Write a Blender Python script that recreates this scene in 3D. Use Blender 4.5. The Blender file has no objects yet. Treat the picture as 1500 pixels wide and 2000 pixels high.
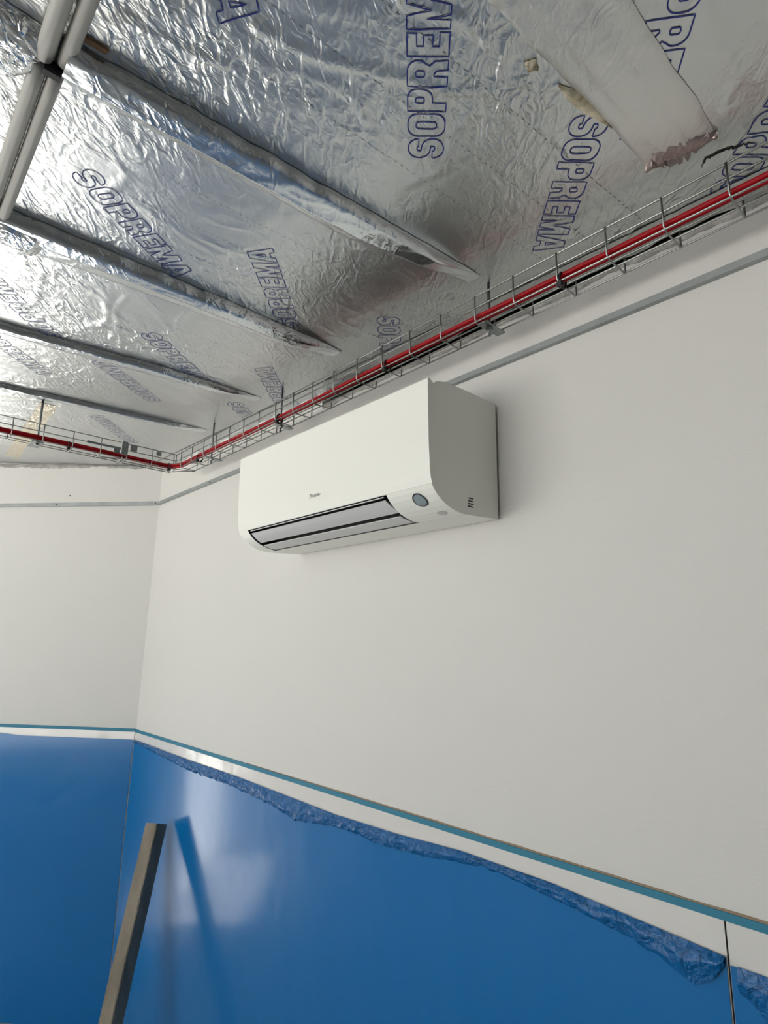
import bpy, bmesh, math, random
from mathutils import Vector, Matrix, noise
random.seed(7)
scene = bpy.context.scene
col = scene.collection

# ------------------------------------------------------------------ frame
# u runs along the main wall towards the room corner, n runs towards that
# wall, z is measured from the eye height H.  World = (-u, n, z + H)
H = 1.6
def W(u, n, z): return Vector((-u, n, z + H))
NW = 1.1                      # main wall plane
UC = 2.917                    # room corner
LA = 0.712867                 # the left wall turns away by this angle (obtuse corner)
CL, SL = math.cos(LA), math.sin(LA)
def L(l, off, z):             # point on the left wall: l from the corner, off into the room
    return W(UC + l*CL - off*SL, NW - l*SL - off*CL, z)

# ------------------------------------------------------------------ camera
F, PI_, RO, YA = 1160.489, 0.220984, -0.0168568, 0.731121
cam = bpy.data.cameras.new('camera')
cam.sensor_fit = 'HORIZONTAL'; cam.sensor_width = 36; cam.lens = 36*F/1500; cam.clip_start = .02
cam_o = bpy.data.objects.new('camera', cam); col.objects.link(cam_o)
cp, sp = math.cos(PI_), math.sin(PI_)
fw = Vector((0, cp, sp)); u0 = Vector((0, -sp, cp)); r0 = Vector((1, 0, 0))
c_, s_ = math.cos(RO), math.sin(RO)
up = c_*u0 + s_*r0; rt = c_*r0 - s_*u0
dr = Vector((-math.sin(YA), math.cos(YA), 0)); nr = Vector((math.cos(YA), math.sin(YA), 0))
def tow(v): return Vector((-v.dot(dr), v.dot(nr), v.z))
R_, U_, B_ = tow(rt), tow(up), -tow(fw)
cam_o.matrix_world = Matrix(((R_.x, U_.x, B_.x, 0), (R_.y, U_.y, B_.y, 0), (R_.z, U_.z, B_.z, H), (0, 0, 0, 1)))
scene.camera = cam_o

# ------------------------------------------------------------------ light
vs = scene.view_settings
vs.view_transform = 'Standard'; vs.look = 'None'; vs.gamma = 1; vs.use_curve_mapping = False
vs.exposure = -.57
wd = bpy.data.worlds.new('sky'); scene.world = wd; wd.use_nodes = True
bg = wd.node_tree.nodes['Background']
bg.inputs[0].default_value = (.86, .93, 1.0, 1); bg.inputs[1].default_value = 3.1
def area(name, c, target, sx, sy, power, colr=(1, 1, 1)):
    li = bpy.data.lights.new(name, 'AREA'); li.shape = 'RECTANGLE'; li.size = sx; li.size_y = sy
    li.energy = power; li.color = colr
    o = bpy.data.objects.new(name, li); col.objects.link(o); o.location = c
    o.rotation_euler = (Vector(target)-Vector(c)).to_track_quat('-Z', 'Y').to_euler()
    return o
sun = bpy.data.lights.new('sun', 'SUN'); sun.energy = 38; sun.angle = .01; sun.color = (1, .96, .9)
sun_o = bpy.data.objects.new('sun', sun); col.objects.link(sun_o)
sun_o.rotation_euler = Vector((.12, -.16, -1)).to_track_quat('-Z', 'Y').to_euler()
# daylight through the wide glazing in the far side of the room, behind the camera
area('daylight_back_window', W(2.3, -3.35, -.10), W(2.3, 1, -.10), 4.2, 1.7, 33, (1, .985, .94))

# ------------------------------------------------------------------ materials
def pbr(name, base, rough=.5, metal=0, **k):
    m = bpy.data.materials.new(name); m.use_nodes = True
    b = m.node_tree.nodes['Principled BSDF']
    b.inputs['Base Color'].default_value = (*base, 1); b.inputs['Roughness'].default_value = rough
    b.inputs['Metallic'].default_value = metal
    for kk, v in k.items(): b.inputs[kk.replace('_', ' ')].default_value = v
    return m
def nd(m, t, **k):
    n = m.node_tree.nodes.new(t)
    for kk, v in k.items(): setattr(n, kk, v)
    return n
def lk(m, a, b): m.node_tree.links.new(a, b)
def P(m): return m.node_tree.nodes['Principled BSDF']
def noise_tex(m, scale, detail=3, rough=.5, dist=0, vec=None, stretch=None):
    t = nd(m, 'ShaderNodeTexNoise'); t.inputs['Scale'].default_value = scale; t.inputs['Detail'].default_value = detail
    t.inputs['Roughness'].default_value = rough; t.inputs['Distortion'].default_value = dist
    tc = nd(m, 'ShaderNodeTexCoord')
    if stretch:
        mp = nd(m, 'ShaderNodeMapping'); mp.vector_type = 'TEXTURE'; mp.inputs['Scale'].default_value = [1/q for q in stretch[0]]; mp.inputs['Rotation'].default_value = (0, 0, stretch[1])
        lk(m, tc.outputs['Object'], mp.inputs[0]); lk(m, mp.outputs[0], t.inputs['Vector'])
    else: lk(m, tc.outputs['Object'], t.inputs['Vector'])
    return t
def math_(m, op, a, b=None, c=None):
    n = nd(m, 'ShaderNodeMath', operation=op)
    for i, v in enumerate((a, b, c)):
        if v is None: continue
        if hasattr(v, 'links'): lk(m, v, n.inputs[i])
        else: n.inputs[i].default_value = v
    return n.outputs[0]
def bump(m, h, dist, strength=1):
    b = nd(m, 'ShaderNodeBump'); b.inputs['Distance'].default_value = dist; b.inputs['Strength'].default_value = strength
    lk(m, h, b.inputs['Height']); lk(m, b.outputs[0], P(m).inputs['Normal'])
def mottled(m, c1, c2, scale, detail=4, lo=.35, hi=.65, stretch=None):
    t = noise_tex(m, scale, detail, .6, 0, stretch=stretch)
    r = nd(m, 'ShaderNodeValToRGB'); r.color_ramp.elements[0].position = lo; r.color_ramp.elements[1].position = hi
    r.color_ramp.elements[0].color = (*c1, 1); r.color_ramp.elements[1].color = (*c2, 1)
    lk(m, t.outputs['Fac'], r.inputs[0]); lk(m, r.outputs[0], P(m).inputs['Base Color'])

def ridge(m, tex, power):      # thin crest lines where the noise crosses its mean
    a = math_(m, 'SUBTRACT', tex.outputs['Fac'], .5); a = math_(m, 'ABSOLUTE', a)
    a = math_(m, 'MULTIPLY', a, power); a = math_(m, 'SUBTRACT', 1, a); return math_(m, 'MAXIMUM', a, 0)
def foil_mat(name, rough, amt, base=(.84, .86, .87), fine=1.0):
    m = pbr(name, base, rough, 1.0)
    r1 = ridge(m, noise_tex(m, 40, 1.5, .45, .8, stretch=((1, .42, 1), .85)), 5.5)
    r2 = ridge(m, noise_tex(m, 80, 1.5, .5, .7, stretch=((1, .5, 1), .3)), 5)
    mask = noise_tex(m, 3.3, 2, .5); mk = math_(m, 'MULTIPLY', math_(m, 'MAXIMUM', math_(m, 'SUBTRACT', mask.outputs['Fac'], .32), 0), 3.6)
    r3 = ridge(m, noise_tex(m, 5, 2, .4, .6, stretch=((1, .8, 1), .4)), 22)
    f = noise_tex(m, 85, 2, .5)
    h = math_(m, 'ADD', math_(m, 'MULTIPLY', r1, 1.0), math_(m, 'MULTIPLY', r2, .42*fine))
    h = math_(m, 'MULTIPLY', h, mk)
    h = math_(m, 'ADD', h, math_(m, 'MULTIPLY', r3, .4))
    h = math_(m, 'ADD', h, math_(m, 'MULTIPLY', f.outputs['Fac'], .22*fine))
    bump(m, h, amt)
    return m
M = {}
M['foil'] = foil_mat('embossed_foil', .34, .00125, (.63, .645, .645))
M['tape_foil'] = foil_mat('foil_tape', .24, .0007, (.66, .69, .71))
M['tape_pale'] = foil_mat('pale_foil_tape', .42, .0008, (.72, .72, .70))
M['foil_crumpled'] = foil_mat('crumpled_foil', .2, .004)
M['ink'] = pbr('blue_print', (.010, .022, .20), .45)
M['dash'] = pbr('grey_print', (.10, .11, .12), .5)
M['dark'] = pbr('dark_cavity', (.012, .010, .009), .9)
M['wall'] = pbr('painted_wall', (.70, .685, .65), .62)
bump(M['wall'], noise_tex(M['wall'], 260, 3).outputs['Fac'], .0006)
M['greywall'] = pbr('unpainted_grey_wall', (.30, .29, .27), .8)
M['outside'] = pbr('shaded_outside_wall', (.16, .19, .20), .8)
M['floor'] = pbr('concrete_floor', (.34, .33, .31), .6); mottled(M['floor'], (.28, .27, .26), (.40, .39, .37), 3)
M['ground'] = pbr('pale_paving', (.66, .66, .64), .8)
M['trim'] = pbr('galvanised_trim', (.36, .38, .38), .5, .25); mottled(M['trim'], (.30, .32, .32), (.37, .39, .39), 20)
M['wire'] = pbr('zinc_wire', (.36, .37, .36), .32, 1.0)
M['plate'] = pbr('zinc_plate', (.28, .30, .30), .35, 1.0)
M['red'] = pbr('red_sheath', (.33, .002, .008), .5, 0, Specular_IOR_Level=.25)
M['black'] = pbr('black_nylon', (.008, .008, .008), .45)
M['panel'] = pbr('white_laminate', (.74, .72, .69), .16)
bump(M['panel'], noise_tex(M['panel'], 6, 2).outputs['Fac'], .006)
M['film'] = pbr('blue_film', (.0005, .150, .42), .32, 0, Coat_Weight=.42, Coat_Roughness=.12, Specular_IOR_Level=.22)
bump(M['film'], noise_tex(M['film'], 3.0, 3, .5).outputs['Fac'], .010)
M['film_fold'] = pbr('blue_film_folded', (.0005, .12, .36), .25, 0, Specular_IOR_Level=.3, Coat_Weight=.25, Coat_Roughness=.12)
bump(M['film_fold'], noise_tex(M['film_fold'], 38, 3, .55, 1.5).outputs['Fac'], .014)
M['masking'] = pbr('teal_masking_tape', (.02, .20, .31), .6)
M['ac'] = pbr('ac_white_plastic', (.88, .88, .82), .42)
M['ac_side'] = M['ac']
M['louver'] = pbr('ac_louver_plastic', (.62, .62, .62), .4)
M['gray'] = pbr('sensor_grey', (.27, .33, .36), .3)
M['logo'] = pbr('logo_grey', (.28, .28, .27), .4)
M['conduit'] = pbr('grey_conduit', (.44, .43, .40), .45)
M['wood'] = pbr('weathered_timber', (.2, .17, .13), .75)
mottled(M['wood'], (.13, .105, .078), (.34, .285, .215), 9, 6, .3, .68, stretch=((1, 1, .16), 0))
bump(M['wood'], noise_tex(M['wood'], 60, 4, .6, 0, stretch=((1, 1, .1), 0)).outputs['Fac'], .003)
M['batten'] = pbr('brown_wood_batten', (.22, .13, .07), .7)
M['foam'] = pbr('insulation_foam', (.42, .37, .25), .8); mottled(M['foam'], (.28, .22, .13), (.62, .56, .42), 40)
M['plaster'] = pbr('rough_plaster', (.50, .48, .45), .85)
bump(M['plaster'], noise_tex(M['plaster'], 90, 4, .7).outputs['Fac'], .006)
mottled(M['plaster'], (.33, .32, .30), (.58, .56, .53), 30)

# ------------------------------------------------------------------ helpers
def link(name, bm, mats, parent=None, smooth=False, loc=None):
    bmesh.ops.recalc_face_normals(bm, faces=bm.faces)
    me = bpy.data.meshes.new(name)
    if loc is not None:
        for v in bm.verts: v.co -= loc
    bm.to_mesh(me); bm.free()
    for m in (mats if isinstance(mats, (list, tuple)) else [mats]): me.materials.append(m)
    if smooth:
        for p in me.polygons: p.use_smooth = True
    o = bpy.data.objects.new(name, me); col.objects.link(o)
    if parent:
        o.parent = parent; 
        pw = Vector(); q_ = parent
        while q_: pw = pw + q_.location; q_ = q_.parent
        for v in me.vertices: v.co -= pw
    elif loc is not None: o.location = loc
    return o
def tag(o, label, cat, group=None, kind=None):
    o['label'] = label; o['category'] = cat
    if group: o['group'] = group
    if kind: o['kind'] = kind
    return o
def empty(name, loc, label, cat, group=None):
    o = bpy.data.objects.new(name, None); o.empty_display_size = .05; col.objects.link(o); o.location = loc
    return tag(o, label, cat, group)
def structure(o): o['kind'] = 'structure'; return o
def hexa(bm, p):               # eight corners: bottom ring then top ring
    v = [bm.verts.new(q) for q in p]
    for f in ((0, 1, 2, 3), (4, 5, 6, 7), (0, 1, 5, 4), (1, 2, 6, 5), (2, 3, 7, 6), (3, 0, 4, 7)):
        bm.faces.new([v[i] for i in f])
    return v
def ubox(bm, u0, u1, n0, n1, z0, z1, fn=W):
    return hexa(bm, [fn(u0, n0, z0), fn(u1, n0, z0), fn(u1, n1, z0), fn(u0, n1, z0),
                     fn(u0, n0, z1), fn(u1, n0, z1), fn(u1, n1, z1), fn(u0, n1, z1)])
def bevel(bm, w, seg=2):
    bmesh.ops.bevel(bm, geom=list(bm.edges), offset=w, segments=seg, profile=.6, affect='EDGES')
def tube(bm, pts, r, seg=8, cap=True):
    pts = [Vector(p) for p in pts]; rings = []; prev = None
    for i, p in enumerate(pts):
        if i == 0: t = pts[1]-p
        elif i == len(pts)-1: t = p-pts[i-1]
        else: t = (pts[i+1]-p).normalized() + (p-pts[i-1]).normalized()
        t.normalize()
        if prev is None:
            a = Vector((0, 0, 1)) if abs(t.z) < .9 else Vector((1, 0, 0)); x = t.cross(a).normalized()
        else: x = (prev - t*prev.dot(t)).normalized()
        prev = x; y = t.cross(x)
        rings.append([bm.verts.new(p + r*(math.cos(2*math.pi*k/seg)*x + math.sin(2*math.pi*k/seg)*y)) for k in range(seg)])
    for a, b in zip(rings, rings[1:]):
        for k in range(seg): bm.faces.new((a[k], a[(k+1) % seg], b[(k+1) % seg], b[k]))
    if cap: bm.faces.new(rings[0][::-1]); bm.faces.new(rings[-1])
def NB(): return bmesh.new()
def interp(tab, x):
    if x <= tab[0][0]: return tab[0][1]
    for (a, b), (c, d) in zip(tab, tab[1:]):
        if x <= c: return b + (d-b)*(x-a)/(c-a)
    return tab[-1][1]
def sm(a, b, x):
    t = max(0, min(1, (x-a)/(b-a))); return t*t*(3-2*t)

# ------------------------------------------------------------------ room shell
FZ = -H
bm = NB(); 
a_, b_ = L(-.6, -.1, 0), L(3.3, -.1, 0)
ring_ = [(-3.2, -3.6), (-3.2, 1.3), (-a_.x, a_.y), (-b_.x, b_.y), (5.5, -3.6)]
lo_ = [bm.verts.new(W(a, b, FZ-.1)) for a, b in ring_]; hi_ = [bm.verts.new(W(a, b, FZ)) for a, b in ring_]
bm.faces.new(lo_); bm.faces.new(hi_[::-1])
for k in range(5): bm.faces.new((lo_[k], lo_[(k+1) % 5], hi_[(k+1) % 5], hi_[k]))
structure(link('floor', bm, M['floor']))
# main wall; its plaster stops short of the ceiling towards the near end, leaving a dark slot
bm = NB()
ubox(bm, -3.0, 1.55, NW, NW+.12, FZ, .792)
ubox(bm, 1.55, UC+.06, NW, NW+.12, FZ, .96)
structure(link('wall_right', bm, M['wall']))
bm = NB(); ubox(bm, -3.0, 1.6, NW+.12, NW+.14, .7, 1.0); structure(link('slot_dark_back', bm, M['dark']))  # backing plane of the slot; the void's shade is painted near-black
# left wall, with the door opening beyond the frame
DL0, DL1, DZ = .97, 2.15, .52
bm = NB()
def LF(a, b, z): return L(a, b, z)
ubox(bm, 0, DL0, -.05, 0, FZ, 1.05, LF); ubox(bm, DL1, 3.2, -.05, 0, FZ, 1.05, LF); ubox(bm, DL0, DL1, -.05, 0, DZ, 1.05, LF)
structure(link('wall_left', bm, M['wall']))
# remaining walls of the room
lend = L(3.2, 0, 0); ue, ne = -lend.x, lend.y
bm = NB(); ubox(bm, ue, ue+.1, -3.6, ne, FZ, 1.2); structure(link('wall_far', bm, M['wall']))
bm = NB(); ubox(bm, -3.2, .1, -3.6, -3.5, FZ, 1.2); ubox(bm, 4.5, ue+.1, -3.6, -3.5, FZ, 1.2)
ubox(bm, .1, 4.5, -3.6, -3.5, FZ, -1.1); ubox(bm, .1, 4.5, -3.6, -3.5, .82, 1.2)
structure(link('wall_back', bm, M['greywall']))
bm = NB(); ubox(bm, -3, 6, -3.6, -3.45, FZ, 2, LF); structure(link('wall_outside', bm, M['outside']))
bm = NB(); ubox(bm, -3.2, -3.0, -3.5, 1.3, FZ, 1.2); structure(link('wall_near', bm, M['greywall']))
bm = NB(); ubox(bm, -14, 24, -22, 16, FZ-.16, FZ-.12); structure(link('ground', bm, M['ground']))
bm = NB()
for a, b, c, d in ((DL0-.0, DL0+.03, FZ, DZ), (DL1-.03, DL1, FZ, DZ), (DL0+.03, DL1-.03, DZ-.03, DZ)):
    ubox(bm, a, b, -.045, -.005, c, d, LF)
structure(link('door_1', bm, M['outside']))

# ------------------------------------------------------------------ foil ceiling
def zc(u, n): return .80 + .026*(u-.2) + .037*(NW-n)
CR = []
rc = random.Random(11)
for k in range(46):
    a = rc.choice((.9, 1.2, 1.45, 1.75, 2.3, .3)) + rc.uniform(-.25, .25); x, y = rc.uniform(-.1, 3.3), rc.uniform(-.05, .95); pl = [(x, y)]
    for i in range(rc.randint(3, 8)):
        a += rc.uniform(-.55, .55); x += math.cos(a)*.035*rc.uniform(.6, 1.5); y += math.sin(a)*.035*rc.uniform(.6, 1.5); pl.append((x, y))
    CR.append((min(p[0] for p in pl)-.02, max(p[0] for p in pl)+.02, min(p[1] for p in pl)-.02, max(p[1] for p in pl)+.02, pl, rc.uniform(.0007, .0018)))
for pl, h_ in (([(.62, .30), (.60, .38), (.56, .45), (.53, .50), (.50, .56), (.455, .60), (.44, .66)], .003),
               ([(.50, .22), (.47, .33), (.45, .42), (.41, .50), (.40, .58)], .003), ([(.56, .12), (.55, .2), (.53, .27)], .003),
               ([(.74, .16), (.73, .24), (.70, .30)], .0025), ([(.16, .62), (.19, .76), (.185, .84), (.22, .88), (.20, .98)], .0035)):
    CR.append((min(p[0] for p in pl)-.02, max(p[0] for p in pl)+.02, min(p[1] for p in pl)-.02, max(p[1] for p in pl)+.02, pl, h_))
def creases(u, n):
    t = 0
    for x0, x1, y0, y1, pl, h_ in CR:
        if u < x0 or u > x1 or n < y0 or n > y1: continue
        dm = 1
        for (ax, ay), (bx, by) in zip(pl, pl[1:]):
            dx, dy = bx-ax, by-ay; q_ = max(0, min(1, ((u-ax)*dx+(n-ay)*dy)/(dx*dx+dy*dy)))
            dm = min(dm, (u-ax-q_*dx)**2+(n-ay-q_*dy)**2)
        t += h_*math.exp(-dm/.000045)
    return t
def warp(u, n):
    return warp0(u, n) - creases(u, n)
def warp0(u, n):
    p = Vector((u*1.9, n*1.9, 3.1)); s = noise.noise(p)*.003
    q = Vector((u*7+noise.noise(Vector((u*3, n*3, 1)))*1.5, n*5+noise.noise(Vector((u*3, n*3, 7)))*1.5, 0))
    r = 1-min(1, abs(noise.noise(q))*6); s -= .0016*r*sm(-.2, .4, noise.noise(Vector((u*2.2, n*2.2, 9))))
    q = Vector((u*13+n*6, n*10-u*5, 4)); r = 1-min(1, abs(noise.noise(q))*5); s -= .0005*r
    return s
def ceil_z(u, n): return zc(u, n) + warp(u, n)
def CP(u, n, d=0): return W(u, n, ceil_z(u, n)-d)
def frange(a, b, s):
    k = max(1, round((b-a)/s)); return [a+(b-a)*i/k for i in range(k+1)]
us = frange(-3.0, -.4, .2)[:-1] + frange(-.4, 3.9, .0065)[:-1] + frange(3.9, 5.7, .2)
ns = frange(-3.5, -.5, .2)[:-1] + frange(-.5, -.02, .03)[:-1] + frange(-.02, NW, .0065)
bm = NB(); grid = {}
def inside(u, n):              # stop the foil at the left wall
    d = (u-UC)*SL + (n-NW)*CL
    return d < .03
for i, u in enumerate(us):
    for j, n in enumerate(ns):
        if inside(u, n): grid[i, j] = bm.verts.new(CP(u, n))
for i in range(len(us)-1):
    for j in range(len(ns)-1):
        q = [grid.get(k) for k in ((i, j), (i+1, j), (i+1, j+1), (i, j+1))]
        if all(q): bm.faces.new(q)
for f in bm.faces: f.smooth = True
# ---- outlined lettering printed on the foil: letters as closed contours in a unit-high cell
def rr(x0, y0, x1, y1, r, k=5):
    pts = []
    for cx, cy, a in ((x1-r, y1-r, 0), (x0+r, y1-r, 90), (x0+r, y0+r, 180), (x1-r, y0+r, 270)):
        for i in range(k+1):
            t = math.radians(a+90*i/k); pts.append((cx+r*math.cos(t), cy+r*math.sin(t)))
    return pts
def thick(path, t):
    Lp, Rp = [], []
    for i, p in enumerate(path):
        a = path[max(0, i-1)]; b = path[min(len(path)-1, i+1)]
        dx, dy = b[0]-a[0], b[1]-a[1]; l = math.hypot(dx, dy) or 1
        Lp.append((p[0]-dy/l*t, p[1]+dx/l*t)); Rp.append((p[0]+dy/l*t, p[1]-dx/l*t))
    return Lp + Rp[::-1]
def arc(cx, cy, rx, ry, a0, a1, k=9):
    return [(cx+rx*math.cos(math.radians(a0+(a1-a0)*i/k)), cy+ry*math.sin(math.radians(a0+(a1-a0)*i/k))) for i in range(k+1)]
S_path = [(.56, .70)] + arc(.36, .72, .20, .155, 0, 180, 10) + arc(.36, .66, .20, .16, 190, 265, 4) + arc(.36, .34, .20, .16, 85, 10, 4) + arc(.36, .28, .20, .155, 0, -180, 10) + [(.16, .32)]
GL = {
 'S': (.72, [thick(S_path, .125)]),
 'O': (.74, [rr(.02, 0, .72, 1, .27), rr(.26, .22, .48, .78, .10, 3)]),
 'P': (.70, [[(.03, 0), (.28, 0), (.28, .36)] + arc(.42, .61, .26, .25, -90, 0, 5) + arc(.42, .75, .26, .25, 0, 90, 5) + [(.03, 1)], rr(.27, .57, .43, .79, .05, 2)]),
 'R': (.74, [[(.03, 0), (.28, 0), (.28, .34), (.34, .34), (.43, .27), (.45, 0), (.70, 0), (.68, .32), (.56, .45)] + arc(.42, .70, .28, .20, -40, 0, 3) + arc(.42, .74, .28, .26, 0, 90, 5) + [(.03, 1)], rr(.27, .57, .43, .79, .05, 2)]),
 'E': (.62, [[(.03, 0), (.60, 0), (.60, .23), (.28, .23), (.28, .39), (.54, .39), (.54, .61), (.28, .61), (.28, .77), (.60, .77), (.60, 1), (.03, 1)]]),
 'M': (.94, [[(.03, 0), (.25, 0), (.25, .55), (.38, 0), (.56, 0), (.69, .55), (.69, 0), (.91, 0), (.91, 1), (.62, 1), (.47, .42), (.32, 1), (.03, 1)]]),
 'A': (.80, [[(.0, 0), (.25, 0), (.29, .18), (.51, .18), (.55, 0), (.80, 0), (.56, 1), (.24, 1)], [(.33, .36), (.47, .36), (.40, .76)]]),
}
def word(bm, text, start, d, size=.060, lim=1.092, skip=''):
    dl = math.hypot(*d); d = (d[0]/dl, d[1]/dl); t = (-d[1], d[0]); x = 0
    for ch in text:
        w, contours = GL[ch]
        for c in contours:
            pts = []
            for a, b in zip(c, c[1:]+c[:1]):
                k = max(1, int(math.hypot(b[0]-a[0], b[1]-a[1])*size/.006))
                for i in range(k): pts.append((a[0]+(b[0]-a[0])*i/k, a[1]+(b[1]-a[1])*i/k))
            P2 = [(start[0]+d[0]*(x+p[0])*size+t[0]*p[1]*size, start[1]+d[1]*(x+p[0])*size+t[1]*p[1]*size) for p in pts]
            nn = len(P2); vin, vout = [], []
            for i in range(nn):
                a, b = P2[i-1], P2[(i+1) % nn]; dx, dy = b[0]-a[0], b[1]-a[1]; l = math.hypot(dx, dy) or 1
                px, py = -dy/l*.0010, dx/l*.0010
                p = P2[i]
                vin.append((p[0]+px, p[1]+py)); vout.append((p[0]-px, p[1]-py))
            if max(p[1] for p in P2) > lim: continue
            vi = [bm.verts.new(CP(*p, .0009)) for p in vin]; vo = [bm.verts.new(CP(*p, .0009)) for p in vout]
            for i in range(nn):
                j = (i+1) % nn; f = bm.faces.new((vi[i], vi[j], vo[j], vo[i])); f.material_index = 1
        x += w + .03
SP = 'SOPREMA'; LN = .305
q = .7071
for st, d in (((.588, .651), (-q, -q)), ((.384, .728), (q, q)), ((1.115, .185), (.52, .85)),
              ((1.031+LN*q, .587+LN*q), (-q, -q)), ((1.050, .904), (q, q)), ((1.624, .503), (.58, .81)),
              ((2.065, .752), (-.60, -.80)), ((1.524+LN*q, .891+LN*q), (-q, -q)), ((1.887, .912), (.6, .8)),
              ((.159, .561), (.6, .8)), ((.262, 1.088), (-q, -q)), ((1.83, .36), (-.74, -.67)),
              ((1.965, .125), (.66, .75)), ((2.64, .88), (-q, -q)), ((.42, .03), (q, q))):
    word(bm, SP, st, d)
for ub in (.04, .14, .46, .56, .66, .97, 1.07, 1.17, 1.52, 1.62):   # printed dashed guide lines
    n = -.05
    while n < 1.06:
        ua = ub - .09*(n-.5); w_ = .0005
        v_ = [bm.verts.new(CP(a, b, .0008)) for a, b in ((ua-w_, n), (ua+w_, n), (ua+w_-.0006, n+.006), (ua-w_-.0006, n+.006))]
        bm.faces.new(v_).material_index = 2; n += .014
me_ceiling = link('ceiling', bm, [M['foil'], M['ink'], M['dash']]); structure(me_ceiling)
bm = NB()
a_, b_ = L(-.6, -.1, 0), L(3.3, -.1, 0)
ring_ = [(-3.2, -3.6), (-3.2, 1.3), (-a_.x, a_.y), (-b_.x, b_.y), (5.5, -3.6)]
lo_ = [bm.verts.new(W(a, b, 1.12)) for a, b in ring_]; hi_ = [bm.verts.new(W(a, b, 1.2)) for a, b in ring_]
bm.faces.new(lo_); bm.faces.new(hi_[::-1])
for k in range(5): bm.faces.new((lo_[k], lo_[(k+1) % 5], hi_[(k+1) % 5], hi_[k]))
structure(link('roof_slab', bm, M['dark']))  # roof slab over the foil ceiling, unseen

# ------------------------------------------------------------------ foil-wrapped battens
def batten(name, near, far, n0, n1, h, prof, mat, label, cat='batten', wob=.0016, endf=.0, step=.008):
    bm = NB(); rows = []
    K = 22
    for n in frange(n0, n1, step):
        ua, ub = interp(near, n), interp(far, n)
        fade = sm(n1+.0, n1-.14, n) if endf == 0 else sm(n1, n1-endf, n)
        row = []
        for k in range(K+1):
            s = k/K; u = ua+(ub-ua)*s
            z = interp(prof, s)*h*fade
            edge = min(1, s*8, (1-s)*8)
            cr = noise.noise(Vector((u*18, n*9, h*50)))*wob*edge
            r = 1-min(1, abs(noise.noise(Vector((u*26+n*9, n*15, 5))))*5); cr += r*wob*.6*edge
            jag = noise.noise(Vector((n*22, s*3, h*90)))*.004*(1-edge)
            row.append(bm.verts.new(W(u+jag, n, ceil_z(u, n) - z - .0018*edge - max(-.001, cr*fade*edge) + .0025*(1-edge)*0 - .0012)))
        rows.append(row)
    for a, b in zip(rows, rows[1:]):
        for k in range(K): bm.faces.new((a[k], a[k+1], b[k+1], b[k]))
    o = link(name, bm, mat, smooth=True)
    return tag(o, label, cat)
PR = [(0, 0), (.035, .95), (.12, 1.0), (.60, 1.06), (.66, .60), (.97, .15), (1, 0)]
PR2 = [(0, 0), (.05, 1.0), (.42, 1.05), (.50, .5), (.95, .25), (1, 0)]
batten('foil_wrapped_batten', [(-.5, .86), (.14, .824), (.5, .79), (.93, .746)], [(-.5, .96), (.19, .905), (.66, .870), (.94, .785)], .118, .95, .022, PR, M['tape_foil'],
       'foil-taped ceiling batten with blue reflections, running from the grey conduits towards the tray')
batten('foil_wrapped_batten', [(-.5, 1.36), (.15, 1.307), (.6, 1.275), (.95, 1.262)], [(-.5, 1.48), (.22, 1.428), (.5, 1.39), (.8, 1.36), (.95, 1.315)], .10, .96, .024, PR2, M['tape_foil'],
       'foil-taped ceiling batten whose dark sunken end lies above the far half of the air conditioner')
batten('foil_wrapped_batten', [(-.5, 1.93), (.2, 1.865), (.64, 1.775), (.95, 1.746)], [(-.5, 2.03), (.21, 1.936), (.44, 1.905), (.95, 1.80)], -.5, .98, .018, PR2, M['tape_foil'],
       'thin foil-taped ceiling batten, second from the left-hand cable tray')
batten('foil_wrapped_batten', [(-.5, 2.50), (.29, 2.372), (.99, 2.212)], [(-.5, 2.56), (.3, 2.43), (.73, 2.345), (.99, 2.27)], -.5, 1.0, .014, PR2, M['tape_foil'],
       'thin foil-taped ceiling batten right beside the hanging rod of the left tray')
PC = [(0, 0), (.08, .7), (.3, 1), (.7, .95), (.92, .5), (1, 0)]
batten('crumpled_foil_wrap', [(-.5, .82), (.1, .835)], [(-.5, .985), (.06, .965), (.1, .90)], -.5, .104, .022, PC, M['foil_crumpled'],
       'bright crumpled foil wrap in the top left corner, left of the grey conduits', 'foil wrap', wob=.007, endf=.02)
batten('crumpled_foil_wrap', [(-.5, 1.33), (.2, 1.312)], [(-.5, 1.47), (.2, 1.43)], -.5, .215, .032, PC, M['foil_crumpled'],
       'bright crumpled foil wrap at the left edge below the ends of the grey conduits', 'foil wrap', wob=.006, endf=.03)
batten('foil_tape_band', [(-.5, .235), (.3, .246), (.86, .241), (.93, .243)], [(-.5, .40), (.3, .385), (.8, .354), (.93, .352)], -.5, .925, .006,
       [(0, 0), (.05, .5), (.3, .55), (.36, 1), (.7, 1), (.76, .5), (.95, .5), (1, 0)], M['tape_pale'],
       'wide pale foil tape band on the ceiling ending in a reddish crumpled corner', 'tape', wob=.0012, endf=.03)

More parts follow.
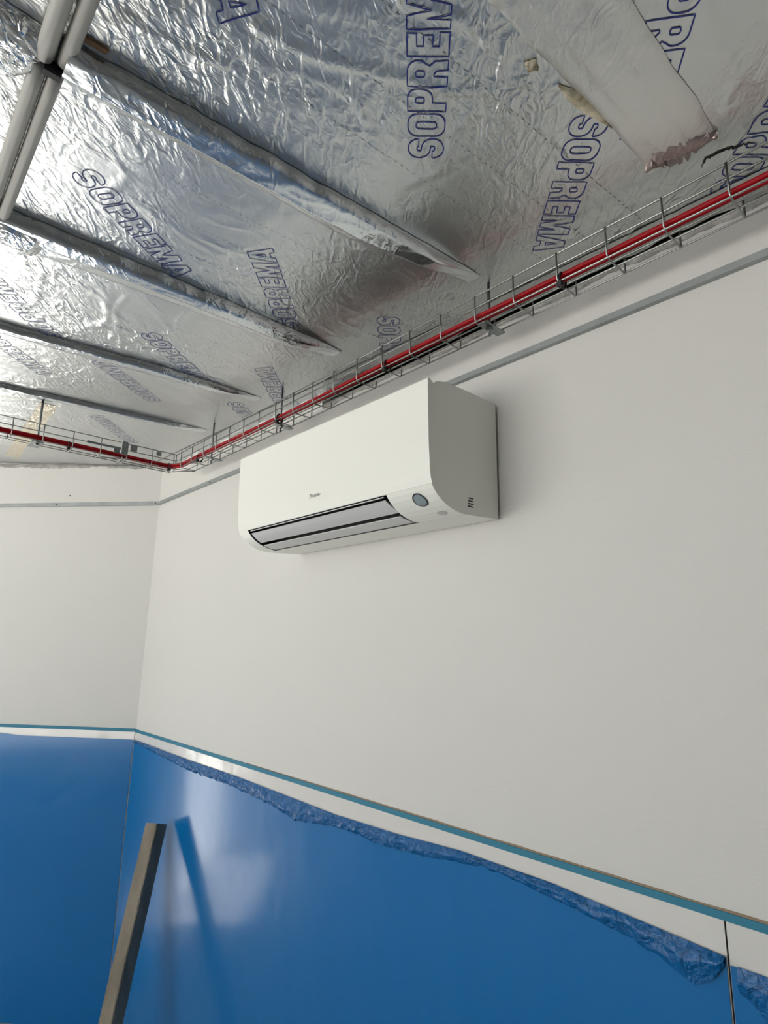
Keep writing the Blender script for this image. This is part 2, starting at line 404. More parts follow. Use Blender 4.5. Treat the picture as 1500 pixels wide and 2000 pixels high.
# ------------------------------------------------------------------ trims on the walls
def lprofile(bm, fn, a0, a1, ref, sgn):
    # vertical leg 19 mm on the wall, horizontal leg 12 mm at its foot
    zt = .6885
    ubox(bm, a0, a1, ref, ref+sgn*.0016, zt-.020, zt, fn); ubox(bm, a0, a1, ref, ref+sgn*.013, zt-.0215, zt-.020, fn)
    ubox(bm, a0, a1, ref+sgn*.0115, ref+sgn*.013, zt-.020, zt-.0175, fn)
bm = NB(); lprofile(bm, W, -3.0, UC-.004, NW, -1); t1 = structure(link('trim_2', bm, M['trim']))
bm = NB(); lprofile(bm, LF, .004, 3.0, 0, 1); t2 = structure(link('trim_3', bm, M['trim']))
def screw(par, c, nrm, r=.0035):
    bm = NB(); bmesh.ops.create_uvsphere(bm, u_segments=10, v_segments=6, radius=r)
    for v in bm.verts: v.co = c + v.co*.9
    link('screw', bm, M['black'], par, True)
screw(t1, W(2.36, NW-.002, .679), None); screw(t2, L(.02, .002, .679), None); screw(t2, L(.56, .002, .679), None); screw(t1, W(1.72, NW-.002, .679), None)
bm = NB(); bmesh.ops.create_uvsphere(bm, u_segments=10, v_segments=6, radius=.004)
for v in bm.verts: v.co = L(.49, .001, .725) + v.co*.8
tag(link('wall_plug', bm, M['black'], smooth=True), 'tiny black hole plug alone on the white wall above the left trim', 'plug')

# ragged sealant / plaster edge above the walls
def ragged(name, fn, a0, a1, ref, sgn, zlo, zhi, mat, seed, depth=.010, step=.006):
    bm = NB(); prev = None
    for a in frange(a0, a1, step):
        lo = zlo(a) + noise.noise(Vector((a*9, seed, 0)))*.008 + noise.noise(Vector((a*45, seed, 3)))*.004
        hi = zhi(a)
        row = []
        for k in range(6):
            s = k/5; z = lo+(hi-lo)*s
            d = depth*math.sin(math.pi*min(1, .15+s))*(.8+.5*noise.noise(Vector((a*30, z*60, seed))))
            row.append(bm.verts.new(fn(a, ref+sgn*(.0006+max(0, d)*(0 if k == 0 else 1)), z)))
        if prev:
            for k in range(5): bm.faces.new((prev[k], row[k], row[k+1], prev[k+1]))
        prev = row
    return link(name, bm, mat, smooth=True)
tag(ragged('plaster_edge', W, -.9, 1.54, NW, -1, lambda a: .775, lambda a: .7925, M['plaster'], 2.2), 'ragged grey plaster edge along the top of the wall under the right-hand tray', 'plaster')
tag(ragged('sealant_edge', LF, .01, 1.6, 0, 1, lambda a: .858+.03*a+(.006 if .3 < a < .42 else 0), lambda a: .875+.035*a, M['plaster'], 5.2, .012), 'ragged beige sealant edge between the foil ceiling and the left wall', 'sealant')
# foil skirt closing the ceiling against the main wall beyond the slot
bm = NB(); prev = None
for u in frange(-.9, UC, .01):
    row = []
    for k in range(8):
        s = k/7; n = 1.045+.052*s
        row.append(bm.verts.new(W(u, n, ceil_z(u, n)-.002-.016*s*s*(1.0+noise.noise(Vector((u*14, s*2, 1))))*(1 if u > 1.5 else .5))))
    if prev:
        for k in range(7): bm.faces.new((prev[k], row[k], row[k+1], prev[k+1]))
    prev = row
tag(link('foil_skirt', bm, M['foil'], smooth=True), 'narrow crumpled foil strip along the ceiling edge above the right-hand tray', 'foil strip')

# ------------------------------------------------------------------ wall panels with blue film
FT = [(.36, -.459), (.414, -.459), (.543, -.451), (.721, -.44), (.953, -.438), (1.145, -.449), (1.402, -.455), (1.946, -.446), (2.324, -.447), (2.9, -.441)]
FL = [(.414, -.464), (.43, -.490), (.464, -.513), (.528, -.487), (.638, -.473), (.701, -.466), (.817, -.455), (.883, -.452), (1.063, -.475), (1.225, -.487), (1.306, -.480), (1.416, -.486), (1.59, -.508), (1.734, -.491), (2.003, -.479), (2.317, -.483), (2.6, -.468), (2.90, -.452)]
PT = .004; ZT = -.398
def panel(u0, u1, fn, ref, sgn, label, ftop, fold=False):
    c = fn((u0+u1)/2, ref, FZ)
    root = empty('wall_panel', c, label, 'wall panel')
    bm = NB(); ubox(bm, u0, u1, ref, ref+sgn*PT, FZ, ZT, fn); link('panel_board', bm, M['panel'], root)
    bm = NB(); prev = None
    for a in frange(u0+.0012, u1-.0012, .02):
        t = ftop(a); row = []
        for k in range(24):
            s = k/23; z = FZ+.002+(t-FZ-.002)*s
            d = PT+.0008+.0016*(1+noise.noise(Vector((a*2.3, z*2.3, 2))))
            row.append(bm.verts.new(fn(a, ref+sgn*d, z)))
        if prev:
            for k in range(len(row)-1): bm.faces.new((prev[k], row[k], row[k+1], prev[k+1]))
        prev = row
    link('protective_film', bm, M['film'], root, True)
    return root
mid = panel(.414, UC-.006, W, NW, -1, 'white wall panel under the air conditioner, blue film folded over along its top', lambda a: interp(FT, a))
panel(-2.2, .4112, W, NW, -1, 'white and blue wall panel at the lower right edge of the photo', lambda a: -.468+.02*(.408-a)-.012*sm(.3, .1, a)*0)
panel(.004, .965, LF, 0, 1, 'wall panel with smooth blue film on the left wall, beside the corner', lambda a: -.4415+.010*sm(.55, .72, a))
# crinkled folded strip of the film
bm = NB(); prev = None
for u in frange(.416, 2.895, .006):
    t, b = interp(FT, u)+.001, interp(FL, u)
    b += noise.noise(Vector((u*40, 1, 1)))*.005
    t_ = t; row = []
    for k in range(13):
        s = k/12; z = t_+(b-t_)*s
        d = PT+.003+.010*math.sin(math.pi*s)*(.7+.6*noise.noise(Vector((u*22, s*2, 4))))+.0025*noise.noise(Vector((u*70, z*120, 2)))
        d += .006*s*(1 if u < .56 else .3)
        row.append(bm.verts.new(W(u, NW-max(PT+.0012, d), z)))
    if prev:
        for k in range(12): bm.faces.new((prev[k], row[k], row[k+1], prev[k+1]))
    prev = row
fo = link('folded_film_edge', bm, M['film_fold'], mid, True); fo['label'] = 'crinkled darker blue folded edge'
bm = NB(); ubox(bm, .4110, .4142, NW-.0015, NW-.0002, FZ, ZT); structure(link('joint_dark_strip', bm, M['dark']))  # dark strip in the panel joint, gap shade put into its colour
# loose flap on the right panel's film
bm = NB(); prev = None
for u in frange(.19, .40, .008):
    row = []
    b = -.50-.045*math.exp(-((u-.345)/.03)**2)-.03*sm(.36, .2, u)
    for k in range(8):
        s = k/7; z = -.466+(b+.466)*s
        row.append(bm.verts.new(W(u, NW-(PT+.003+.006*math.sin(math.pi*s)+.002*noise.noise(Vector((u*40, z*40, 1)))), z)))
    if prev:
        for k in range(7): bm.faces.new((prev[k], row[k], row[k+1], prev[k+1]))
    prev = row
for o in bpy.data.objects:
    if o.name == 'wall_panel.001': rp = o
link('folded_film_edge', bm, M['film_fold'], rp, True)
# masking tape along the panel tops
bm = NB(); ubox(bm, -2.2, UC-.004, NW-PT-.0008, NW-.0002, -.4088, -.3965); 
tag(link('masking_tape', bm, M['masking']), 'long teal masking tape line along the panel tops below the air conditioner', 'tape')
bm = NB(); ubox(bm, .004, .966, .0002, PT+.0008, -.4075, -.3935, LF)
tag(link('masking_tape', bm, M['masking']), 'short teal masking tape line on the left wall above the smooth blue film', 'tape')
bm = NB(); prev = None
for u in frange(-.6, 1.9, .01):
    h = .0016+.0016*(1+noise.noise(Vector((u*12, 3, 0))))*sm(1.9, 1.2, u)
    row = [bm.verts.new(W(u, NW-.0005, -.3965+h)), bm.verts.new(W(u, NW-.0022, -.3965+h*.5)), bm.verts.new(W(u, NW-.0022, -.3965))]
    if prev:
        for k in range(2): bm.faces.new((prev[k], row[k], row[k+1], prev[k+1]))
    prev = row
M['glue'] = pbr('brown_glue', (.30, .22, .15), .7)
tag(link('glue_line', bm, M['glue'], smooth=True), 'thin brown glue line just above the long teal masking tape', 'glue')

# ------------------------------------------------------------------ leaning timber
top = Vector((2.452, 1.040, -.690)); low = Vector((2.33, .895, -1.245))
d = (low-top).normalized(); bot = top + d*((FZ+.012-top.z)/d.z)
def T3(v): return W(v.x, v.y, v.z)
view = Vector((top.x, top.y, top.z)).normalized()
a1 = (view - d*view.dot(d)).normalized(); a2 = d.cross(a1).normalized()
ex = (a1+a2).normalized(); ey = (a1-a2).normalized()
bm = NB(); rows = []
kk = 44
for i in range(kk+1):
    s = i/kk; c = top.lerp(bot, s); row = []
    prof = []
    for (sx, sy) in ((-1, -1), (1, -1), (1, 1), (-1, 1)):
        # each corner is chamfered by two points
        for o_ in (-1, 1):
            cx, cy = sx, sy
            if (sx*sy > 0) == (o_ > 0): px, py = sx*.030, sy*(.028-.003)
            else: px, py = sx*(.030-.003), sy*.028
            prof.append((px, py))
    # order around
    prof.sort(key=lambda p: math.atan2(p[1], p[0]))
    for j, (px, py) in enumerate(prof):
        w = 1+.05*noise.noise(Vector((s*18, j*1.7, 0)))
        row.append(bm.verts.new(T3(c + ex*px*w + ey*py*w + (d*(.006*noise.noise(Vector((j*2.1, 1, 1)))) if i == 0 else Vector()))))
    rows.append(row)
for a, b in zip(rows, rows[1:]):
    for k in range(8): bm.faces.new((a[k], a[(k+1) % 8], b[(k+1) % 8], b[k]))
bm.faces.new(rows[0][::-1]); bm.faces.new(rows[-1])
base = T3(bot)
tag(link('timber_post', bm, M['wood'], loc=base), 'weathered brown timber post leaning against the blue wall panels by the corner', 'timber')

# ------------------------------------------------------------------ air conditioner
U0, U1 = .822, 1.632
curve = [(.8687, .3306), (.8745, .3225), (.884, .3125), (.898, .3020), (.914, .2935), (.932, .2870), (.950, .2832), (.9687, .2812)]
NBK = 1.092
acc = W((U0+U1)/2, NW, .289)
ac = empty('air_conditioner', acc, 'white wall-mounted split air conditioner indoor unit hanging high on the main wall', 'air conditioner')
O0, O1 = .962, 1.580     # outlet opening
bm = NB()
outer = [(.8687, .3306)] + curve[1:] + [(1.03, .2845), (NBK, .2885), (NBK, .5710), (1.0, .5735), (.94, .5735), (.914, .5722), (.885, .5655), (.8745, .5560), (.8745, .335)]
def ring(bm, u, prof): return [bm.verts.new(W(u, n, z)) for n, z in prof]
# side caps and skins; the curved front is split left / outlet / right
ra, rb, rc_, rd = (ring(bm, u, outer) for u in (U0, O0, O1, U1))
bm.faces.new(ra); bm.faces.new(rd[::-1])
N = len(outer)
for A, B_r, mid_ in ((ra, rb, False), (rb, rc_, True), (rc_, rd, False)):
    for k in range(N):
        if mid_ and k < 7: continue
        bm.faces.new((A[k], A[(k+1) % N], B_r[(k+1) % N], B_r[k]))
casing = link('casing', bm, M['ac'], ac)
# side faces: soft rounded look through a second thin end cheek
bm = NB()
inn = [(n_+(.006 if n_ < 1 else -.004), z_+(.004 if z_ < .4 else -.004)) for n_, z_ in outer]
for nn_ in (0,):
    pass
bm.free()
# outlet recess
bm = NB()
rec = [(.8700, .3306), (.8700, .352), (.905, .358), (.955, .330), (.9687, .2830)]
r1, r2 = ring(bm, O0, rec), ring(bm, O1, rec)
for k in range(len(rec)-1): bm.faces.new((r1[k], r1[k+1], r2[k+1], r2[k]))
e1 = ring(bm, O0, curve[::-1]+rec[1:-1]) ; e2 = ring(bm, O1, curve[::-1]+rec[1:-1])
bm.faces.new(e1); bm.faces.new(e2[::-1])
o = link('air_outlet', bm, M['black'], ac); o['label'] = 'black air outlet recess'
# front panel: a thin slab standing proud of the casing
bm = NB()
fp = [(.8565, .5630), (.8570, .50), (.8590, .42), (.8612, .385), (.8628, .3600), (.8650, .3450), (.8690, .3318), (.8740, .3318), (.8740, .3450), (.8740, .5560), (.8625, .5645)]
lft, rgt = ring(bm, U0-.001, fp), ring(bm, U1+.001, fp)
bm.faces.new(lft); bm.faces.new(rgt[::-1])
for k in range(len(fp)): bm.faces.new((lft[k], lft[(k+1) % len(fp)], rgt[(k+1) % len(fp)], rgt[k]))
bmesh.ops.bevel(bm, geom=[e for e in bm.edges if e.calc_face_angle(0) > .9], offset=.0012, segments=2, affect='EDGES')
link('front_panel', bm, M['ac'], ac)
# thin rib inside the outlet top
bm = NB(); ubox(bm, O0+.012, O1-.012, .871, .874, .3265, .3285); link('outlet_rib', bm, M['louver'], ac)
# louvers
def louver(p0, p1, th, u0, u1, sk):
    bm = NB()
    dn, dz = p1[0]-p0[0], p1[1]-p0[1]; l = math.hypot(dn, dz); nx, nz = dz/l*th, -dn/l*th
    K = 8; prof = []
    for i in range(K+1):
        s = i/K; b = math.sin(math.pi*s)*.0018
        prof.append((p0[0]+dn*s+nx/th*b*-1*-1, p0[1]+dz*s+nz/th*b))
    back = [(n_-nx, z_-nz) for n_, z_ in prof[::-1]]
    pr = prof+back
    # ends are trimmed at a slant like moulded flaps
    A, B2 = [], []
    for i, (n_, z_) in enumerate(pr):
        s = (n_-p0[0])/dn
        A.append(bm.verts.new(W(u0+sk*(1-s), n_, z_))); B2.append(bm.verts.new(W(u1-sk*.3*(1-s), n_, z_)))
    bm.faces.new(A); bm.faces.new(B2[::-1])
    for k in range(len(pr)): bm.faces.new((A[k], A[(k+1) % len(pr)], B2[(k+1) % len(pr)], B2[k]))
    return link('louver', bm, M['louver'], ac)
louver((.8775, .3205), (.9140, .2975), .0025, O0+.001, O1-.004, .012)
louver((.9225, .2895), (.9640, .2822), .0025, O0+.003, O1-.006, .006)
# seam behind the lower louver
bm = NB(); ubox(bm, O0-.006, O1+.003, .9655, .9685, .2808, .2813); link('seam', bm, M['black'], ac)
# round sensor window and the small round recess on the curved cheek
def disc_on_curve(name, u, k, rad, mat, lift, inner=0, seg=40, zs=1.0):
    (n0, z0), (n1, z1) = curve[k], curve[k+1]
    c = ((n0+n1)/2, (z0+z1)/2)
    tdir = Vector((n1-n0, z1-z0)).normalized(); nd_ = Vector((-abs(tdir.y), -abs(tdir.x)))
    bm = NB(); cu = []
    def on(uu, t):
        # follow the curved skin at arc offset t
        x, y = c[0]+tdir.x*t, c[1]+tdir.y*t
        zz = interp([(a, b) for a, b in curve], x)
        return x, zz
    rings = []
    for rr_ in ((rad, inner) if inner else (rad, rad*.6, 0)):
        rg = []
        for i in range(seg):
            a = 2*math.pi*i/seg; x, zz = on(0, rad_s(rr_, a)*zs)
            rg.append(bm.verts.new(W(u+rr_*math.cos(a), x+nd_.x*lift, zz+nd_.y*lift)))
            if rr_ == 0: break
        rings.append(rg)
    for A, B2 in zip(rings, rings[1:]):
        for i in range(seg):
            j = (i+1) % seg
            if len(B2) == 1: bm.faces.new((A[i], A[j], B2[0]))
            else: bm.faces.new((A[i], A[j], B2[j], B2[i]))
    return link(name, bm, mat, ac, True)
def rad_s(r, a): return r*math.sin(a)
o = disc_on_curve('sensor_window', .876, 2, .0160, M['gray'], .0012); o['label'] = 'round grey sensor window'
o = disc_on_curve('sensor_ring', .876, 2, .0190, M['black'], .0016, inner=.0160); o['label'] = 'black ring around the sensor window'
M['dimple'] = pbr('moulded_recess', (.5, .5, .47), .35)
disc_on_curve('remote_receiver', .858, 5, .0130, M['dimple'], .0008, zs=.75)
# vent slots on the near end
for k in range(4):
    bm = NB(); z = .3005+k*.0062
    ubox(bm, U0-.0008, U0+.001, .987-.0015*(3-k)*.6, 1.003, z, z+.0026); link('vent_slot', bm, M['black'], ac)
# back plate on the wall, black to paint in the shadow gap
bm = NB(); ubox(bm, U0+.012, U1-.012, NBK, NW, .296, .564); link('mounting_plate', bm, M['black'], ac)
bm = NB(); ubox(bm, U0+.03, U1-.03, .895, 1.08, .5738, .5752); o = link('intake_grille', bm, M['black'], ac); o['label'] = 'dark intake grille'
# maker's lettering on the front panel
SIMPLE = {
 'D': [[(0, 0), (.45, 0), (.7, .25), (.7, .75), (.45, 1), (0, 1)], [(.22, .22), (.4, .22), (.48, .35), (.48, .65), (.4, .78), (.22, .78)]],
 'A': [[(0, 0), (.25, 0), (.3, .2), (.5, .2), (.55, 0), (.8, 0), (.52, 1), (.28, 1)], [(.33, .36), (.47, .36), (.40, .72)]],
 'I': [[(0, 0), (.24, 0), (.24, 1), (0, 1)]],
 'K': [[(0, 0), (.24, 0), (.24, .35), (.5, 0), (.8, 0), (.43, .52), (.78, 1), (.48, 1), (.24, .65), (.24, 1), (0, 1)]],
 'N': [[(0, 0), (.23, 0), (.23, .6), (.5, 0), (.75, 0), (.75, 1), (.52, 1), (.52, .4), (.25, 1), (0, 1)]]}
WID = {'D': .7, 'A': .8, 'I': .24, 'K': .8, 'N': .75}
def logo(parent):
    bm = NB(); hs = .0072; x = 0
    def fill(cs, x):
        es = []
        for c in cs:
            vs_ = []
            for p in c:
                uu = 1.2475-(x+p[0]*hs); zz = .3735-.0025+p[1]*hs
                vs_.append(bm.verts.new(W(uu, .8588-.0006, zz)))
            for i in range(len(vs_)): es.append(bm.edges.new((vs_[i], vs_[(i+1) % len(vs_)])))
        bmesh.ops.triangle_fill(bm, use_beauty=True, edges=es)
    # leading corner mark
    fill([[(-.0, 1.35), (.95, 1.35), (.45, .55), (.0, -.9)]], -.0005)
    x = .0088
    for ch in 'DAIKIN':
        fill(SIMPLE[ch], x); x += (WID[ch]+.14)*hs
    return link('logo', bm, M['logo'], parent)
lg = logo(ac)

# ------------------------------------------------------------------ wire cable trays
NF, NBt, ZTp, ZM, ZB, ZR = .957, 1.025, .777, .7490, .7137, .7490
UF, UBk = 2.393, 2.461
wr = .0019
def wire(parent, pts, name='long_wire', r=wr):
    bm = NB(); tube(bm, [W(*p) for p in pts], r, 8); return link(name, bm, M['wire'], parent, True)
tr = empty('cable_tray', W(.7, NF, ZB), 'wire mesh cable tray under the ceiling along the main wall, above the air conditioner', 'cable tray', None)
for n_, z_ in ((NF, ZTp), (NF, ZM)): wire(tr, [(-1.3, n_, z_), (UF-.002, n_, z_)])
wire(tr, [(-1.3, NF, ZB), (2.33, NF, ZB)])
wire(tr, [(-1.3, .991, ZB-.002), (2.34, .991, ZB-.002)])
wire(tr, [(-1.3, NBt, ZB), (2.357, NBt, ZB)]); wire(tr, [(-1.3, NBt, ZR), (2.357, NBt, ZR)])
def cross_r(u):
    bm = NB(); tube(bm, [W(*p) for p in ((u, NF-.002, ZTp+.001), (u, NF-.002, ZB+.006), (u-.001, NF+.004, ZB-.0035), (u-.001, NBt-.004, ZB-.0035), (u, NBt+.002, ZB+.004), (u, NBt+.002, ZR+.001))], wr, 8)
    return link('cross_wire', bm, M['wire'], tr, True)
for k in range(-13, 21): cross_r(.244+.1049*k)
tl = empty('cable_tray', W(UF, .3, ZB), 'wire mesh cable tray hung from a threaded rod at the left edge of the photo', 'cable tray')
for u_, z_ in ((UF, ZTp), (UF, ZM), (UF, ZB)): wire(tl, [(u_, -1.5, z_), (u_, NF-.002, z_)])
wire(tl, [(2.427, -1.5, ZB-.002), (2.427, .94, ZB-.002)])
wire(tl, [(UBk, -1.5, ZB), (UBk, .945, ZB), (2.357, NBt, ZB)]); wire(tl, [(UBk, -1.5, ZR), (UBk, .945, ZR), (2.357, NBt, ZR)])
def cross_l(n):
    bm = NB(); tube(bm, [W(*p) for p in ((UF-.002, n, ZTp+.001), (UF-.002, n, ZB+.006), (UF+.004, n, ZB-.0035), (UBk-.004, n, ZB-.0035), (UBk+.002, n, ZB+.004), (UBk+.002, n, ZR+.001))], wr, 8)
    return link('cross_wire', bm, M['wire'], tl, True)
for k in range(-14, 7): cross_l(.351+.1005*k)
wire(tl, [(UF, .945, ZTp), (UF, .945, ZB), (2.357, NBt, ZB-.003)], 'cross_wire')
# splice plates and brackets
def plate_box(par, name, u0, u1, n0, n1, z0, z1, hole=None, mat='plate'):
    bm = NB(); ubox(bm, u0, u1, n0, n1, z0, z1); bevel(bm, .0012, 1)
    o = link(name, bm, M[mat], par)
    if hole:
        bm = NB(); bmesh.ops.create_cone(bm, cap_ends=True, segments=14, radius1=.0035, radius2=.0035, depth=.003)
        hu, hn, hz = hole
        for v in bm.verts: v.co = W(hu, hn, hz)+Vector((v.co.z, v.co.x, v.co.y))
        link('bolt', bm, M['wire'], o)
    return o
plate_box(tl, 'splice_plate', UF-.005, UF-.002, .728, .752, ZB+.012, ZTp+.006, (UF-.0055, .74, .765))
plate_box(tl, 'splice_plate', UF-.003, UF+.000, .762, .790, ZM+.002, ZTp-.002, (UF-.0035, .776, .764))
plate_box(tl, 'splice_plate', UF-.003, UF+.000, .868, .890, ZM+.006, ZTp-.004, (UF-.0035, .879, .765))
plate_box(tl, 'splice_plate', UF-.004, UF-.001, .700, .724, ZM-.020, ZM+.002)
plate_box(tl, 'splice_plate', UF-.002, UF+.001, .60, .74, ZM-.003, ZM+.006)
bm = NB(); tube(bm, [W(UF-.002, .735, ZB+.004), W(UF-.002, .735, ZB-.006), W(UBk, .735, ZB-.006)], .003, 8); link('clamp', bm, M['wire'], tl, True)
bm = NB(); tube(bm, [W(UF-.002, .748, ZB+.004), W(UF-.002, .748, ZB-.006), W(UBk, .748, ZB-.006)], .003, 8); link('clamp', bm, M['wire'], tl, True)
# hanging rod of the left tray with its foot bracket
zt_ = ceil_z(2.428, .44)
rod = empty('threaded_rod', W(2.41, .437, ZB-.012), 'dark threaded rod dropping from the ceiling to the left-hand cable tray', 'rod')
bm = NB(); tube(bm, [W(2.41, .437, ZB-.014), W(2.41, .437, zt_+.002)], .0042, 10); link('rod', bm, M['plate'], rod, True)
bm = NB(); ubox(bm, 2.385, 2.47, .415, .455, ZB-.009, ZB-.0055); bevel(bm, .001, 1); link('foot_bracket', bm, M['plate'], rod)
bm = NB(); bmesh.ops.create_cone(bm, cap_ends=True, segments=6, radius1=.009, radius2=.009, depth=.006)
for v in bm.verts: v.co += W(2.41, .437, ZB-.0125)
link('nut', bm, M['wire'], rod)
bm = NB(); ubox(bm, 2.40, 2.42, .415, .47, zt_-.004, zt_-.0015); link('ceiling_plate', bm, M['plate'], rod)
# support anchor of the right tray: bracket under the tray with bolt and nut
def anchor(u, label):
    zt = ceil_z(u, 1.0)
    a = empty('tray_bracket', W(u, 1.0, ZB-.02), label, 'bracket')
    bm = NB(); tube(bm, [W(u, .985, ZB-.030), W(u, .985, zt+.001)], .0036, 10); link('bolt', bm, M['plate'], a, True)
    bm = NB(); ubox(bm, u-.012, u+.012, .957, 1.03, ZB-.0095, ZB-.0062); bevel(bm, .001, 1); link('bracket_arm', bm, M['plate'], a)
    bm = NB(); bmesh.ops.create_cone(bm, cap_ends=True, segments=6, radius1=.008, radius2=.008, depth=.006)
    for v in bm.verts: v.co += W(u, .985, ZB-.0135)
    link('nut', bm, M['wire'], a)
anchor(.752, 'steel bracket and bolt under the tray just past the near end of the air conditioner')
anchor(1.62, 'small steel bracket and bolt under the tray above the far end of the air conditioner')
anchor(2.12, 'small steel bracket and bolt under the right-hand tray close to the corner bend')

# ------------------------------------------------------------------ red cables
def cat(pts, k=8):
    out = []
    P4 = [pts[0]]+pts+[pts[-1]]
    for i in range(1, len(P4)-2):
        p0, p1, p2, p3 = (Vector(P4[i+j]) for j in (-1, 0, 1, 2))
        for t in range(k):
            s = t/k; out.append(.5*((2*p1)+(-p0+p2)*s+(2*p0-5*p1+4*p2-p3)*s*s+(-p0+3*p1-3*p2+p3)*s**3))
    out.append(Vector(pts[-1])); return out
def cable(dn, dz, r, label):
    pts = []
    for u in (-1.25, -.8, -.3, .2, .6, 1.0, 1.4, 1.8, 2.1, 2.28):
        pts.append((u, NF+.0125+dn+.0025*math.sin(u*5), ZB+.0095+dz+.0015*math.sin(u*4+dn*300)))
    pts += [(2.36, .962+dn, ZB+.009+dz), (2.408+dn*.7, .925+dn*.7, ZB+.009+dz), (2.411+dn, .84, ZB+.009+dz)]
    for n in (.6, .3, 0, -.4, -.9, -1.4): pts.append((UF+.0125+dn+.002*math.sin(n*6), n, ZB+.0095+dz+.0015*math.sin(n*5)))
    root = empty('red_cable', W(.2, NF, ZB), label, 'cable', 'red cables in the trays')
    bm = NB(); tube(bm, [W(*p) for p in cat(pts)], r, 10); link('sheath', bm, M['red'], root, True)
    return root
c1 = cable(-.002, .0075, .0052, 'red cable, the upper of the pair lying in the wire trays')
c2 = cable(.0005, -.0025, .0052, 'red cable, the lower of the pair lying in the wire trays')
def tie(u, n, axis):
    bm = NB(); c = W(u, n, ZB+.006); pts = []
    for i in range(17):
        a = 2*math.pi*i/16; x, y = .0115*math.cos(a), .0165*math.sin(a)
        pts.append(c + (Vector((0, x, y)) if axis == 'u' else Vector((x, 0, y))))
    tube(bm, pts, .0026, 6, False)
    hexs = Vector((.0045, .0045, .005))
    p = c+(Vector((0, -.010, -.012)) if axis == 'u' else Vector((.010, 0, -.012)))
    bmesh.ops.create_cube(bm, size=1, matrix=Matrix.Translation(p) @ Matrix.Diagonal((.010, .010, .010, 1)))
    link('cable_tie', bm, M['black'], c2)
for u in (.555, 1.075, 1.60, 2.19): tie(u, NF+.011, 'u')
for n in (.54, .93): tie(UF+.011, n, 'n')

# ------------------------------------------------------------------ conduits by the top-left corner
def conduit(n, u0, u1, dz, label, r=.0115):
    bm = NB(); pts = []
    for u in frange(u0, u1, .05): pts.append(W(u, n+.012*(u-.86), zc(u, n)-r-.004-dz))
    tube(bm, pts, r, 14); return tag(link('conduit', bm, M['conduit'], smooth=True), label, 'conduit', 'grey conduits')
conduit(.091, -.2, .868, .000, 'thicker pale grey conduit leaving the top edge of the photo, left of its pair', .0125)
conduit(.118, -.2, .862, .000, 'pale grey conduit leaving the top edge of the photo, right of its pair', .0110)
conduit(.090, .884, 1.60, .000, 'pale grey conduit left of its pair, running down to the left edge of the photo', .0115)
conduit(.113, .880, 1.62, .002, 'pale grey conduit right of its pair, running down to the left edge of the photo', .0105)
bm = NB(); ubox(bm, .869, .880, .094, .118, .818, .84); tag(link('conduit_gap_block', bm, M['black']), 'black block standing in for the dark hole where the grey conduits cross the foil batten', 'box')  # black block added to paint the dark hole between the conduit ends
# brown wood batten end sticking out beside the foil
bm = NB(); hexa(bm, [CP(.813, .116, .007), CP(.812, .160, .005), CP(.802, .162, .005), CP(.804, .116, .007), CP(.813, .116, -.01), CP(.812, .160, -.01), CP(.802, .162, -.01), CP(.804, .116, -.01)])
bevel(bm, .001, 1); tag(link('wood_batten', bm, M['batten']), 'short brown wood batten end showing beside the grey conduits', 'batten')
# torn seam with yellowish foam, and dark strips for cracks in the foil
def blob(name, path, w, mat, label, cat_, seed=0, drop=.003):
    bm = NB(); prev = None
    for i, p in enumerate(path):
        a = path[max(0, i-1)]; b = path[min(len(path)-1, i+1)]
        dx, dy = b[0]-a[0], b[1]-a[1]; l = math.hypot(dx, dy); px, py = -dy/l, dx/l
        ww = w*math.sin(math.pi*(i+.4)/(len(path)-.2))*(1+.6*noise.noise(Vector((i*.9, seed, 0))))
        row = []
        for k in range(5):
            s = k/4*2-1; q_ = (p[0]+px*ww*s, p[1]+py*ww*s)
            row.append(bm.verts.new(CP(*q_, drop*(1-s*s)*(1+.8*noise.noise(Vector((i*1.3, k, seed))))+.0012)))
        if prev:
            for k in range(4): bm.faces.new((prev[k], row[k], row[k+1], prev[k+1]))
        prev = row
    return tag(link(name, bm, mat, smooth=True), label, cat_)
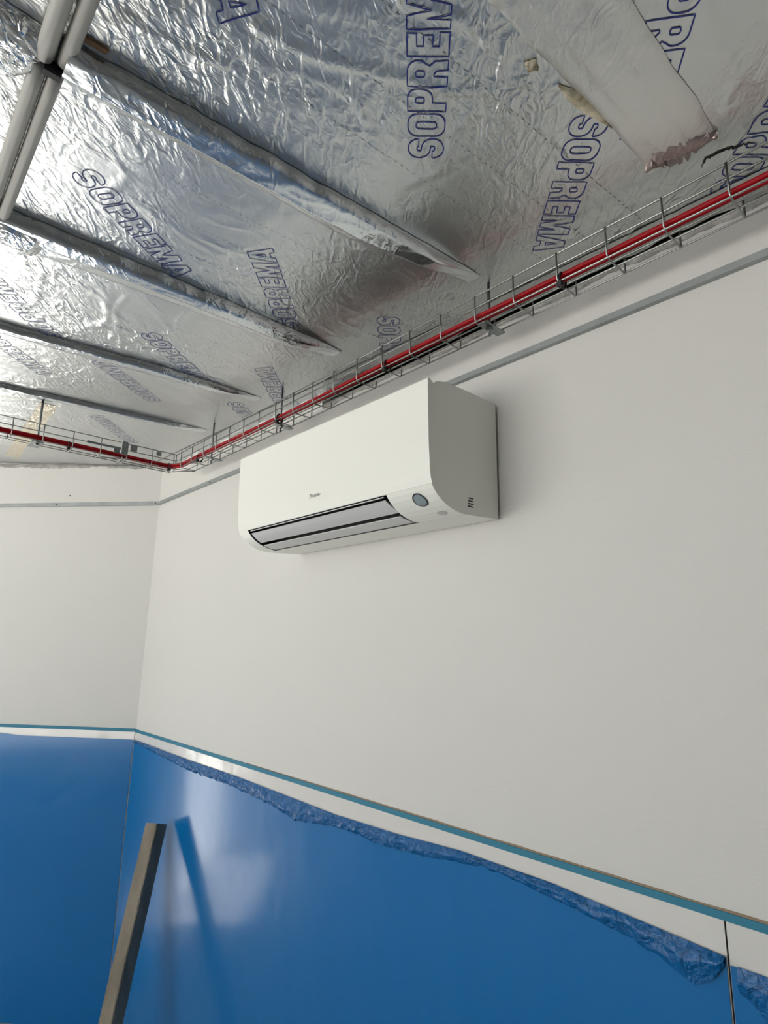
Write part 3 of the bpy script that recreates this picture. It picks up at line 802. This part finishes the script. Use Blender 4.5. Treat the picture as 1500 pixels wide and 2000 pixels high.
def dens(path, k=8, jit=.002, seed=1):
    out = []
    for i, (a, b) in enumerate(zip(path, path[1:])):
        for t in range(k):
            s = t/k; out.append((a[0]+(b[0]-a[0])*s+jit*noise.noise(Vector((i*3+s*9, seed, 0))), a[1]+(b[1]-a[1])*s+jit*noise.noise(Vector((i*3+s*9, seed, 5)))))
    return out+[path[-1]]
blob('torn_foam', dens([(.372, .668), (.366, .70), (.357, .748), (.352, .79)]), .011, M['foam'], 'yellowish torn foam showing beside the wide foil tape band', 'foam', 2, .004)
blob('torn_foam', dens([(.388, .605), (.378, .625)]), .009, M['foam'], 'small yellowish foam tear near the top edge of the photo', 'foam', 3, .006)
blob('crack_shade_strip', dens([(.285, .972), (.272, .955), (.252, .958), (.225, .968), (.20, .975)], 8, .006), .0028, M['dark'], 'jagged black strip painting the shade of a crack in the foil ceiling above the near end of the tray', 'crack', 4, .0006)  # flat near-black strip; the crack's shade is in its colour
blob('crack_shade_strip', dens([(3.05, .82), (3.0, .86), (2.93, .93), (2.86, .985)], 8, .006), .006, M['dark'], 'black strip painting the darkness of a gap in the foil above the left wall beneath the left tray', 'crack', 6, .0006)  # likewise a flat strip, the gap's darkness painted on
bm = NB(); prev = None
for t in frange(0, 1, .01):
    u = 2.455+.95*t; n = .467+.05*t
    row = [bm.verts.new(CP(u, n-.030+.010*k+.004*noise.noise(Vector((t*20, 3 if k < 3 else 8, 0))), .0014+.0012*noise.noise(Vector((t*30, k, 2))))) for k in range(7)]
    if prev:
        for k in range(6): bm.faces.new((prev[k], row[k], row[k+1], prev[k+1]))
    prev = row
M['tape_beige'] = foil_mat('beige_tape', .34, .003, (.74, .68, .56))
tag(link('beige_tape', bm, M['tape_beige'], smooth=True), 'wrinkled beige tape strip crossing the foil behind the threaded rod', 'tape')
M['rust'] = foil_mat('reddish_crumpled_foil', .42, .004, (.42, .34, .32))
blob('crumpled_tape_end', dens([(.352, .905), (.32, .90), (.285, .905), (.240, .915)]), .034, M['rust'], 'reddish crumpled tape patch at the lower end of the wide tape band', 'tape', 7, .011)
